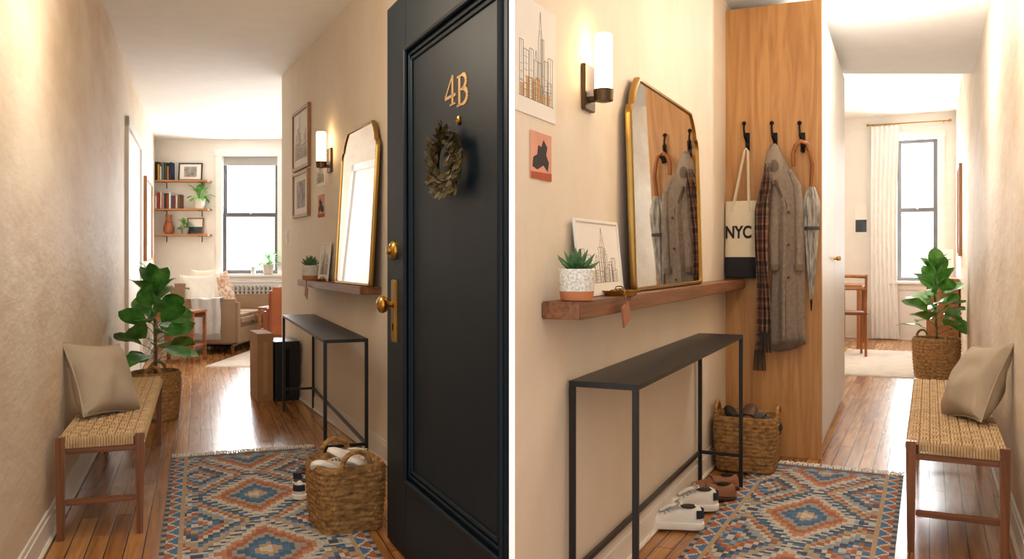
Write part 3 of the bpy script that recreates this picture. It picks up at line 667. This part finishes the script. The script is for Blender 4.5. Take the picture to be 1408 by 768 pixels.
MB().lathe([(.035,0),(.04,.01),(.04,.12),(.036,.12),(.034,.02),(.001,.02)],18).build('glass',M('#c6cdc8',.2),r); MB().lathe([(.033,.02),(.033,.08),(.001,.082)],16).build('wax',m_cream,r)
m_rad=M('#bdb8b0',.5,var=.04)
r=thing('radiator','pale ribbed radiator below living room window','radiator',eL.pt(eL.hit(294)[0],.08,0),eL.rz); n=16; RL=1.15
for i in range(n):
    y=RL*(i+.5)/n; MB().box(0,.12,y-.019,y+.019,.16,.93,.014).build('fin',m_rad,r)
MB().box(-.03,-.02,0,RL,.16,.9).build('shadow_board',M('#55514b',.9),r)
MB().tube([(.06,0,.22),(.06,RL,.22)],.02,8).build('pipe',m_rad,r); MB().tube([(.06,0,.84),(.06,RL,.84)],.02,8).build('pipe',m_rad,r)
for y in (.04,RL-.04): MB().box(.02,.1,y-.015,y+.015,0,.17,.005).build('foot',m_rad,r)
# sofa (near arm faces us)
r=thing('sofa','beige fabric sofa with cushions and grey throw on near arm','sofa',(-5.03,12.3,0),0); mS=M('#967b60',.95,var=.06,bump=.3,bscale=(150,150,150))
MB().box(.0,1.02,.02,1.95,.12,.40,.03).build('base',mS,r)
MB().box(.02,1.07,0,.2,.12,.80,.05).build('arm',mS,r); MB().box(.02,1.07,1.77,1.97,.12,.80,.05).build('arm',mS,r)
MB().box(0,.28,.21,1.76,.3,1.02,.06).build('backrest',mS,r)
for y in (.21,1.0): MB().box(.29,1.05,y,y+.77,.39,.56,.05).build('seat_cushion',mS,r)
for x in (.07,.98):
    for y in (.07,1.9): MB().lathe([(.018,0),(.028,.13)],10,(x,y,0)).build('leg',m_bleg,r)
g='cushions on the sofa'
pillow('cushion',(-4.62,12.66,.57),-.9,math.radians(-14),.52,.60,.18,m_cream,'white cushion on sofa end nearest the side table',g)
pillow('cushion',(-4.62,13.02,.57),-.5,math.radians(-12),.50,.68,.18,M('#dccdb8',.95,var=.05),'sand coloured cushion behind white cushion on sofa',g)
pillow('cushion',(-4.46,13.36,.57),-.7,math.radians(-14),.46,.62,.18,M('#c98a68',.95,var=.3,scale=(20,20,20),col2='#e8d8c4'),'terracotta patterned cushion in middle of sofa',g,roll=.2)
r=thing('throw_blanket','light grey fringed throw draped over sofa arm','blanket',(-4.62,12.3,0)); mT=M('#c9c6c1',.95,var=.08,bump=.5,bscale=(60,60,60))
def fn(u,v):
    x=.0+.42*v; s=u*1.01
    if s<.51: yy,z=-.012-.008*math.sin(v*16),.30+s
    elif s<.73: yy,z=s-.51-.01,.816
    else: yy,z=.215,.816-(s-.73)
    return (x+.012*math.sin(u*7),yy-.01*abs(math.sin(v*13)),z+.01*math.sin(v*9))
MB().grid(fn,26,24).build('cloth',mT,r)
b=MB(); [b.tube([(.42*i/24,-.02,.305),(.42*i/24+.003,-.022,.22)],.005,4) for i in range(25)]; b.build('fringe',mT,r)
r=thing('side_table','small wooden side table behind the potted fig','table',(-4.76,11.3,0)); mt=wood('#a8683a','#7d4722','x')
MB().box(0,.55,0,.5,.66,.69,.004).build('tabletop',mt,r); MB().box(.02,.53,.02,.48,.2,.22,.003).build('lower_shelf',mt,r)
for x in (.03,.52):
    for y in (.03,.47): MB().box(x-.02,x+.02,y-.02,y+.02,0,.66,.003).build('leg',mt,r)
for yy in (.012,.46): MB().box(.05,.5,yy,yy+.025,.58,.66).build('apron',mt,r)
FL[0]=1
r=thing('area_rug','plain cream rug on living room floor by sofa','rug',(-3.93,10.95,0)); MB().box(0,1.5,0,3.1,0,.012,.004).build('pile',M('#d8cbbb',.95,var=.12,bump=.6),r); MB().box(-.0,1.5,-.03,0,0,.006).build('fringe',m_cream,r)
r=thing('coffee_table','wooden coffee table on cream rug below window','table',(-3.85,12.9,0)); 
MB().box(0,.5,0,1.0,.62,.65,.004).build('tabletop',mt,r); MB().box(.03,.47,.03,.97,.3,.32).build('lower_shelf',mt,r)
for x in (.03,.47):
    for y in (.03,.97): MB().box(x-.02,x+.02,y-.02,y+.02,.012,.62).build('leg',mt,r)
r=thing('leather_armchair','brown leather armchair half hidden by corridor corner','armchair',(-3.42,11.6,.0)); ml=M('#9a5530',.45,var=.15)
MB().box(0,.12,.1,.75,.2,.70,.04).build('arm',ml,r); MB().box(.68,.8,.1,.75,.2,.70,.04).build('arm',ml,r); MB().box(.1,.7,0,.16,.3,1.0,.05).build('backrest',ml,r); MB().box(.12,.68,.16,.78,.25,.48,.05).build('seat_cushion',ml,r)
for x in (.05,.75):
    for y in (.12,.7): MB().box(x-.02,x+.02,y-.02,y+.02,.012,.21).build('leg',m_bleg,r)
# ================================================================ RIGHT HALL
cab=thing('wardrobe','tall oak wardrobe end panel with white doors along its side','wardrobe',(1.547,6.18,0),wC.rz)
FL[0]=1
CW=.655; CD=2.75; CH=3.19
MB().box(-.03,0,.0,CW,.0,CH,.002).build('end_panel',m_oak,cab)
MB().box(-CD,-.03,.03,CW-.04,.0,CH,.002).build('carcass',m_white,cab)
MB().box(-.05,-.03,CW-.04,CW,.0,CH).build('front_edge',m_oak,cab)
for i in range(2):
    x1=-.055-i*1.34; x0=x1-1.335
    d=MB().box(x0,x1,CW-.038,CW-.012,.08,CH-.03,.003).build('door',m_light,cab)
    kx=x0+.1 if i==0 else x1-.1
    k=MB().lathe([(.012,0),(.01,.02),(.02,.03),(.02,.04),(.001,.045)],14,(kx,CW-.012,Z(355,8.0)),'y').build('knob',m_brass,d)
MB().box(-CD,-.05,CW-.06,CW-.045,0,.08).build('plinth',m_light,cab)
def hookt(px): return wC.hit(px)
hk=[]
for px,lab in ((1028,'black iron coat hook above canvas tote bag'),(1066,'black iron coat hook holding grey coat'),(1104,'black iron coat hook holding umbrella handle')):
    t,Y=hookt(px); z=Z(192,Y); hk.append((t,Y,z)); r=thing('coat_hook',lab,'hook',wC.pt(t,0,z),wC.rz,group='iron coat hooks on the oak panel')
    MB().box(0,.006,-.016,.016,-.085,.05,.003).build('plate',m_iron,r)
    MB().tube([(.005,0,-.01),(.03,-.006,-.005),(.055,-.012,.02),(.062,-.016,.07),(.045,-.018,.105)],[.011,.010,.009,.008,.008],8).ball((.045,-.018,.112),.016).build('upper_prong',m_iron,r)
    MB().tube([(.005,0,-.05),(.02,.004,-.085),(.045,.008,-.09),(.06,.012,-.06)],[.011,.010,.009,.008],8).ball((.062,.012,-.052),.015).build('lower_prong',m_iron,r)
# tote bag
t=.124; Y=6.05; zt_,zb_=Z(276,Y),Z(382,Y); r=thing('tote_bag','cream canvas tote bag with NYC lettering and black base','bag',wC.pt(t,.012,zb_),wC.rz); hh=zt_-zb_; W2=.119
mc=M('#e4d8c0',.9,var=.05,bump=.3,bscale=(200,200,200))
def bagr(z,k,d): 
    return [(.05+d*math.sin(a)*(1 if math.sin(a)>0 else .6),W2*k*math.copysign(abs(math.cos(a))**.45,math.cos(a)),z) for a in [2*PI*i/32 for i in range(32)]]
MB().loft([bagr(z*hh,k,d) for z,k,d in ((.27,.99,.042),(.5,.97,.036),(.8,.97,.024),(1,.97,.016),(.995,.9,.010),(.6,.9,.010))]).build('canvas_body',mc,r)
MB().loft([bagr(z*hh,k,d) for z,k,d in ((0,.9,.03),(.01,.97,.04),(.1,1,.046),(.27,.995,.0435),(.275,.98,.04))]).build('navy_base',M('#23252b',.9,var=.1),r)
ty,_,tz=hk[0]; dy=ty-t; dz=tz-.07-zb_
for x in (.032,.068):
    MB().tube([(x,-.07,hh*.86),(x,-.05,hh),(.05,dy-.012,dz-.02),(.055,dy,dz),(.05,dy+.012,dz-.02),(x,.05,hh),(x,.065,hh*.86)],.009,6).build('strap',mc,r)
cu=bpy.data.curves.new('txt','FONT'); cu.body='NYC'; cu.size=.105; cu.offset=.003; cu.extrude=.0005; cu.align_x='CENTER'
to=bpy.data.objects.new('txt',cu); COL.objects.link(to); dg=bpy.context.evaluated_depsgraph_get(); me=bpy.data.meshes.new_from_object(to.evaluated_get(dg)); bpy.data.objects.remove(to)
for v in me.vertices: x,y_,z_=v.co; v.co=(.0895-.05*max(0,(y_)/hh)+z_,x*.84-.018,hh*.52+y_*1.15)
me.materials.clear(); me.materials.append(M('#1b1a19',.8)); o=bpy.data.objects.new('lettering',me); COL.objects.link(o); o.parent=r
# coat
t=.442; Y=6.0; zt_=hk[1][2]-.05; zb_=Z(475,5.9); HC=zt_-zb_; r=thing('coat','grey beige wool coat hanging from middle hook beside plaid scarf','coat',wC.pt(t,.01,zb_),wC.rz); mw=M('#8c7e72',.95,var=.16,scale=(40,40,40),bump=.5,bscale=(150,150,150))
dyc=hk[1][0]-t
def ring(f,n=96):
    k=1-f; w=.022+.062*min(1,k*4.2)**.7+.036*k; d=.025+.03*min(1,k*5)**.8+.02*k; amp=.02+.24*min(1,k*1.3); cy=dyc*max(0,1-k*3.2)+.008*math.sin(k*5)
    return [(.10+d*math.sin(a)*(1+amp*math.cos(6*a+1.3+k*1.5)+.10*math.sin(11*a+2*k)*k),cy+w*math.cos(a)*(1+amp*.3*math.cos(5*a+k)),f*HC+.05*k*k*math.sin(a*1+.6)) for a in [2*PI*i/n for i in range(n)]]
MB().loft([ring(i/30) for i in range(31)]).build('body',mw,r,angle=80)
for s in (-1,1):
    MB().tube([(.105,dyc*.3+s*.040,HC*.87),(.12,s*.068,HC*.79),(.138,s*.080,HC*.66),(.150,s*.084,HC*.52),(.158,s*.080,HC*.38)],[.028,.036,.036,.033,.030],16,flat=.75).build('sleeve',mw,r)
    MB().lathe([(.030,0),(.033,.015),(.031,.04)],14,(.158,s*.080,HC*.375),'z').build('cuff',M('#74665a',.95,var=.1),r)
MB().loft([[(.10+dd*math.sin(a),dyc*.9+ww*math.cos(a),zz) for a in [2*PI*i/20 for i in range(20)]] for ww,dd,zz in ((.050,.05,HC*.80),(.074,.075,HC*.85),(.070,.072,HC*.91),(.050,.052,HC*.96),(.028,.032,HC*.99),(.010,.014,HC*1.005))]).build('hood',M('#9f9082',.95,var=.15,bump=.5,bscale=(150,150,150)),r)
MB().ball((.150,dyc*.9+.004,HC*.885),.05,(.62,.72,1.25),16).build('hood_opening',M('#6b5f54',.95,var=.1),r)
MB().tube([(.165,dyc*.8,HC*.82),(.162,-.005,HC*.7),(.176,-.012,HC*.4),(.186,-.01,HC*.04)],[.008,.010,.010,.011],8,flat=.4).build('placket',M('#5b4f45',.95),r)
for k in range(3): MB().lathe([(.009,0),(.009,.005),(.001,.007)],12,(.174+.004*k,.016,HC*(.66-.16*k)),'x').build('button',M('#3a2c22',.5),r)
# scarf
t,Y=hookt(1054); z1=Z(228,Y); z0=Z(478,Y); LS=z1-z0; r=thing('scarf','long plaid wool scarf with dark fringe beside grey coat','scarf',wC.pt(t,.15,z0),wC.rz); mp=plaid()
for k,(oy,ln,ox) in enumerate(((-.020,1,0.04),(.022,.9,.06))):
    def fn(u,v,oy=oy,ln=ln,ox=ox,k=k):
        kk=max(0,(u-.75)/.25); wv=.062-.016*math.sin(u*PI)
        return (ox+.022*math.sin(v*13+u*5+k)-.04*kk,(oy)*(1-.6*kk)+(v-.5)*wv*(1-.4*kk)+.03*kk+.010*math.sin(u*7+k),LS*(1-ln)+LS*ln*u)
    MB().grid(fn,28,16).build('tail',mp,r)
    b=MB(); [b.tube([(ox,oy+(i/7-.5)*.06,LS*(1-ln)+.005),(ox+R.uniform(-.01,.01),oy+(i/7-.5)*.08,LS*(1-ln)-.14)],.0045,5) for i in range(8)]; b.build('fringe',M('#3a3431',.95),r)
# umbrella
t,Y=hookt(1117); zt_=hk[2][2]-.03; zb_=Z(412,Y); r=thing('umbrella','closed pale grey umbrella with curved wooden handle on hook','umbrella',wC.pt(t,.075,zb_),wC.rz); HU=Z(258,Y)-zb_
top=zt_-zb_; dy=hk[2][0]-t
MB().tube([(0.02,dy-.05,top-.16),(0.02,dy-.055,top-.08),(.02,dy-.04,top-.02),(.01,dy-.005,top+.01),(0,dy+.035,top-.01),(0,dy+.055,top-.07),(0,.008,top-.16),(0,.0,HU)],.0145,10).build('crook_handle',wood('#a9642c','#7a4518','z'),r)
def ur(f,n=64):
    w=[(0,.006),(.08,.014),(.3,.028),(.7,.046),(.86,.050),(.95,.032),(1,.018)]
    for (a,p),(c,q) in zip(w,w[1:]):
        if f<=c: rr=p+(q-p)*(f-a)/(c-a); break
    return [(rr*(1+.24*math.cos(8*a+f*4))*math.cos(a),rr*(1+.24*math.cos(8*a+f*4))*math.sin(a),HU*f) for a in [2*PI*i/n for i in range(n)]]
MB().loft([ur(i/24) for i in range(25)]).build('canopy',M('#77736f',.5,var=.35,scale=(40,40,10),col2='#d0cac1'),r,angle=70)
MB().lathe([(.004,-.07),(.007,-.02),(.008,.01)],10).build('ferrule',m_iron,r)
MB().lathe([(.052,HU*.62),(.056,HU*.63),(.054,HU*.65)],20).build('tie_strap',M('#4e4a46',.7),r)
# shelf + things
SRz=1.244; t0=wE.hit(744)[0]; t1=wE.tY(6.12)
shelf(wE,t0,t1,SRz,.15,.062,'walnut wall shelf running to oak wardrobe below large mirror')
ma=wE.hit(869,.06)[0]; mb_=wE.hit(962,.06)[0]
mirror(wE,(ma+mb_)/2,SRz+.001,.06,(mb_-ma),1.0,.03,'large gold framed mirror leaning on shelf and reflecting the oak wardrobe')
sconce(wE,wE.hit(806)[0],Z(124,3.45),'lit cylinder sconce above large mirror and skyline print',1.02)
t,Y=wE.hit(737); print_(wE,t,Z(83,Y),.36,.40,'large white skyline drawing with tan accents at wall top left of sconce','sky',None,seed=12,accent=True,th=.0014)
t2,Y=wE.hit(743); print_(wE,t2,Z(215,Y),.19,.165,'pink postcard with dark shape below large skyline drawing','figure',None,paper=M('#e0a088',.8))
t,Y=wE.hit(826,.04); print_(wE,t,SRz+.001,.54,.31,'white skyline print propped behind succulent beside large mirror','sky',m_white,.014,off=.045,lean=.10,seed=21,bot=True,depth=.012,th=.0016)
t,Y=wE.hit(793,.095); succulent(wE.pt(t,.095,SRz),0,1.02,'terracotta based speckled pot of succulent in front of propped skyline print',5)
t,Y=wE.hit(852,.105); tray(wE.pt(t,.105,SRz),'brass tray at foot of large mirror',1.15)
t,Y=wE.hit(858,.17); keytag(wE,t,.175,SRz-.0,'tan leather key fob hanging over shelf front below brass tray',1.0)
t,_=wE.hit(777); console(wE.pt(t,.015),wE.rz,1,2.26,.27,.933,'black metal console table over shoes beside oak wardrobe')
FL[0]=1; bx=(1.56,5.66); basket('shoe_basket',(*bx,.012),wC.rz,.18,.20,.34,5,m_basket2,'rectangular seagrass basket of dark shoes beside oak wardrobe',rows=13,nw=34,hand=.07)
g='dark shoes in the basket by the wardrobe'
shoe((bx[0]-.08,bx[1]+.03,.30),.4,'black loafer in basket, touching side nearest console table','loafer','#241d1a','#15110f',.7,.3,.95,g)
shoe((bx[0]+.0,bx[1]-.02,.32),-.4,'brown suede loafer in middle of basket beside wardrobe','loafer','#5a3a26','#1c1512',.7,.1,.95,g)
shoe((bx[0]+.09,bx[1]+.0,.31),.9,'dark grey loafer in basket, touching side nearest rug','loafer','#37312e','#15110f',.6,-.4,.95,g)
kilim('kilim_rug',(1.68,5.82),wR.d,.90,2.7,'patterned blue and rust kilim rug leading to oak wardrobe',8)
def at(px,py,z=0): Y=(H-z)*F/(py-HY); return (*XY(px,Y),z)
g='white sneakers under the console table'
p=at(922,727); shoe(p[:2]+(.014,),math.radians(80),'white sneaker with navy heel on rug edge, closer to viewer','sneaker','#efebe3','#f6f2ea',s=1.15,group=g)
p=at(946,703); shoe(p[:2]+(.014,),math.radians(92),'white sneaker with navy heel tucked behind its pair','sneaker','#e9e4da','#f6f2ea',s=1.15,group=g)
g='brown loafers under the console table'
p=at(973,687); shoe(p[:2]+(.014,),math.radians(82),'brown leather loafer beside white sneakers','loafer','#8f5d3c','#4a2a18',s=1.1,group=g)
p=at(980,675); shoe(p[:2]+(.014,),math.radians(95),'brown leather loafer closest to shoe basket','loafer','#94613f','#4a2a18',s=1.1,group=g)
# bench right
FL[0]=1; by=4.02; bxr=.439+.489*by-.14
bench((bxr+.0,by-.14,0),wR.rz,-1,'wooden bench with woven rope seat facing console table and kilim',L=2.35,W=.43,h=.525)
pillow('cushion',(2.42,4.60,.528),math.radians(176),math.radians(-26),.40,.45,.22,m_cush,'square linen cushion on bench across from console table',roll=math.radians(8))
pb=(4.92,9.90); basket('plant_basket',(*pb,0),.2,.25,.25,.46,2,m_basket,'round woven basket with bright fig behind bench near console cabinet',rows=12,nw=26,hand=.07)
fiddle((*pb,.33),0,.2,1.07,.6,.32,'bright green fiddle leaf fig in basket near wooden cabinet',11,m_leafR,wR,n=38,rad=.19)
# far right room
FL[0]=-1
c=thing('sideboard','wooden sideboard against right wall behind bright fig','cabinet',wR.pt(wR.tY(12.0),.02),wR.rz)
MB().box(0,.40,0,1.3,.1,1.1,.005).build('body',wood('#9c5f35','#74401d','z'),c)
for k in (0,1): 
    d=MB().box(.40,.415,.03+k*.63,.62+k*.63,.14,1.06,.003).build('door',wood('#a5673a','#7c4520','z'),c); MB().ball((.428,.55+k*.2,.65),.014).build('knob',m_brass,d)
for x in (.04,.36):
    for y in (.05,1.25): MB().box(x-.02,x+.02,y-.02,y+.02,0,.1).build('leg',m_bleg,c)
FL[0]=1; r=thing('table_lamp','table lamp with white drum shade on wooden sideboard','lamp',wR.pt(wR.tY(12.35),.22,1.1))
MB().lathe([(.07,0),(.075,.02),(.02,.04),(.03,.1),(.012,.16),(.01,.22)],18).build('base',m_brass,r); MB().lathe([(.14,.14),(.13,.42),(.127,.42),(.137,.14)],26).build('lamp_shade',M('#f3ead9',.8,var=.02,em=.5),r)
FL[0]=-1; t,Y=wR.hit(1321.5); print_(wR,t,Z(290,Y),.9,1.25,'wood framed picture on right wall above sideboard','block',m_frame,.04,depth=.04)
FL[0]=1; t,Y=eR.hit(1184); print_(eR,t,Z(300,Y),.2,.5,'small dark seascape picture on far wall beside curtain','sea',m_light,.01)
FL[0]=1; r=thing('curtain','long sheer white curtain left of far window','curtain',(*eR.p,0),eR.rz); c0=eR.hit(1198)[0]; c1=eR.hit(1237)[0]; cz=Z(172,14.6)
MB().grid(lambda u,v:(.10+.028*math.sin(v*38+math.sin(u*3))*(1-.2*u),c0+(c1-c0)*v*(1-.10*math.sin(u*PI)),.02+(cz-.04)*u),14,110).build('fabric',M('#faf7f2',.9,var=.02),r)
b=MB(); [b.tube([(.10+.02*math.cos(a),c0+(c1-c0)*k/6,cz+.02*math.sin(a)) for a in [2*PI*i/10 for i in range(10)]],.003,4,True) for k in range(7)]; b.build('rings',m_brass,r)
r=thing('curtain_rod','thin brass curtain rod over far window','curtain rod',(*eR.p,0),eR.rz); MB().tube([(.10,c0-.04,cz+.01),(.10,eR.hit(1306)[0],cz+.01)],.01,8).build('rod',m_brass,r); MB().ball((.10,c0-.05,cz+.01),.025).build('finial',m_brass,r); MB().ball((.10,eR.hit(1306)[0],cz+.01),.025).build('finial',m_brass,r)
MB().box(0,.1,c0+.02,c0+.035,cz-.01,cz+.01).build('bracket',m_brass,r); MB().box(0,.1,.52,.535,cz-.01,cz+.01).build('bracket',m_brass,r)
r=thing('area_rug','plain cream rug on floor beyond wardrobe','rug',(3.95,9.95,0),wR.rz); MB().box(-.3,.85,.25,3.3,0,.012,.004).build('pile',M('#dccfbf',.95,var=.1,bump=.6),r); MB().box(-.3,.85,.22,.25,0,.006).build('fringe',m_cream,r)
r=thing('dining_chair','wooden dining chair half hidden behind wardrobe edge','chair',(4.74,12.0,.012),wR.rz+.2); mt2=wood('#a8683a','#7d4722','z')
MB().box(-.25,.25,0,.48,.58,.62,.015).build('seat',M('#7a4a2c',.5),r)
for x in (-.22,.22):
    MB().tube([(x,.45,0),(x,.42,.58)],.018,8).build('leg',mt2,r); MB().tube([(x,.02,0),(x,.04,.6),(x,-.02,1.15)],.018,8).build('leg',mt2,r)
MB().tube([(-.22,-.02,1.12),(0,-.05,1.13),(.22,-.02,1.12)],.024,8).build('backrest',mt2,r); MB().tube([(-.22,.0,.95),(0,-.03,.95),(.22,.0,.95)],.016,8).build('backrest',mt2,r)
r=thing('dining_table','edge of wooden dining table behind chair and wardrobe','table',(5.16,13.0,0.012),wR.rz)
MB().box(-.26,.16,0,1.1,.93,.97,.006).build('tabletop',mt,r)
for x in (-.2,.11):
    for y in (.06,1.04): MB().box(x-.03,x+.03,y-.03,y+.03,0,.93).build('leg',mt2,r)
r=thing('ceiling_light','round white ceiling light at top of right corridor','ceiling light',(2.66,6.0,3.25)); MB().lathe([(.1,0),(.1,-.02),(.09,-.03)],24).build('trim_ring',m_white,r); MB().lathe([(.085,-.02),(.07,-.05),(.001,-.065)],24).build('diffuser',M('#fff4e2',.5,var=0,em=3),r)
# ================================================================ LIGHTS
def area(loc,rot,sx,sy,pw,col):
    l=bpy.data.lights.new('area','AREA'); l.shape='RECTANGLE'; l.size=sx; l.size_y=sy; l.energy=pw; l.color=col
    o=bpy.data.objects.new('window_light',l); COL.objects.link(o); o.location=loc; o.rotation_euler=rot; return o
def point(loc,pw,col,rad=.15):
    l=bpy.data.lights.new('pt','POINT'); l.energy=pw; l.color=col; l.shadow_soft_size=rad; o=bpy.data.objects.new('room_lamp',l); COL.objects.link(o); o.location=loc
wc=eL.pt((hl[0]+hl[1])/2,-.35,(hl[2]+hl[3])/2); area(wc,(math.radians(-90),0,0),1.3,2.3,260,(.97,.98,1))
wc=eR.pt((hr[0]+hr[1])/2,-.35,(hr[2]+hr[3])/2); area(wc,(math.radians(-90),0,eR.rz+PI/2),1.0,2.6,270,(.97,.98,1))
point((-2.45,11.4,1.7),55,(1,.98,.96),.5); point((4.45,11.6,2.3),58,(1,.98,.96),.12)  # added fill lights, out of sight behind the corridor corner and wardrobe
point((-1.5,3.9,2.6),42,(1,.86,.68),.3); point((1.7,4.0,2.6),30,(1,.84,.65),.3)  # added warm fill for both halls, above the view with no fixture
point((2.66,6.0,3.06),40,(1,.98,.95),.03)
w=bpy.data.worlds.new('world'); SC.world=w; w.use_nodes=True; w.node_tree.nodes['Background'].inputs[0].default_value=(1,.985,.965,1); w.node_tree.nodes['Background'].inputs[1].default_value=1.55
cam=bpy.data.cameras.new('camera'); co=bpy.data.objects.new('camera',cam); COL.objects.link(co); SC.camera=co
co.location=(0,0,H); co.rotation_euler=(PI/2,0,0); cam.sensor_width=36; cam.lens=F/1408*36; cam.shift_y=-(384-HY)/1408; cam.clip_end=100
SC.view_settings.view_transform='Standard'; SC.view_settings.look='None'; SC.view_settings.exposure=0
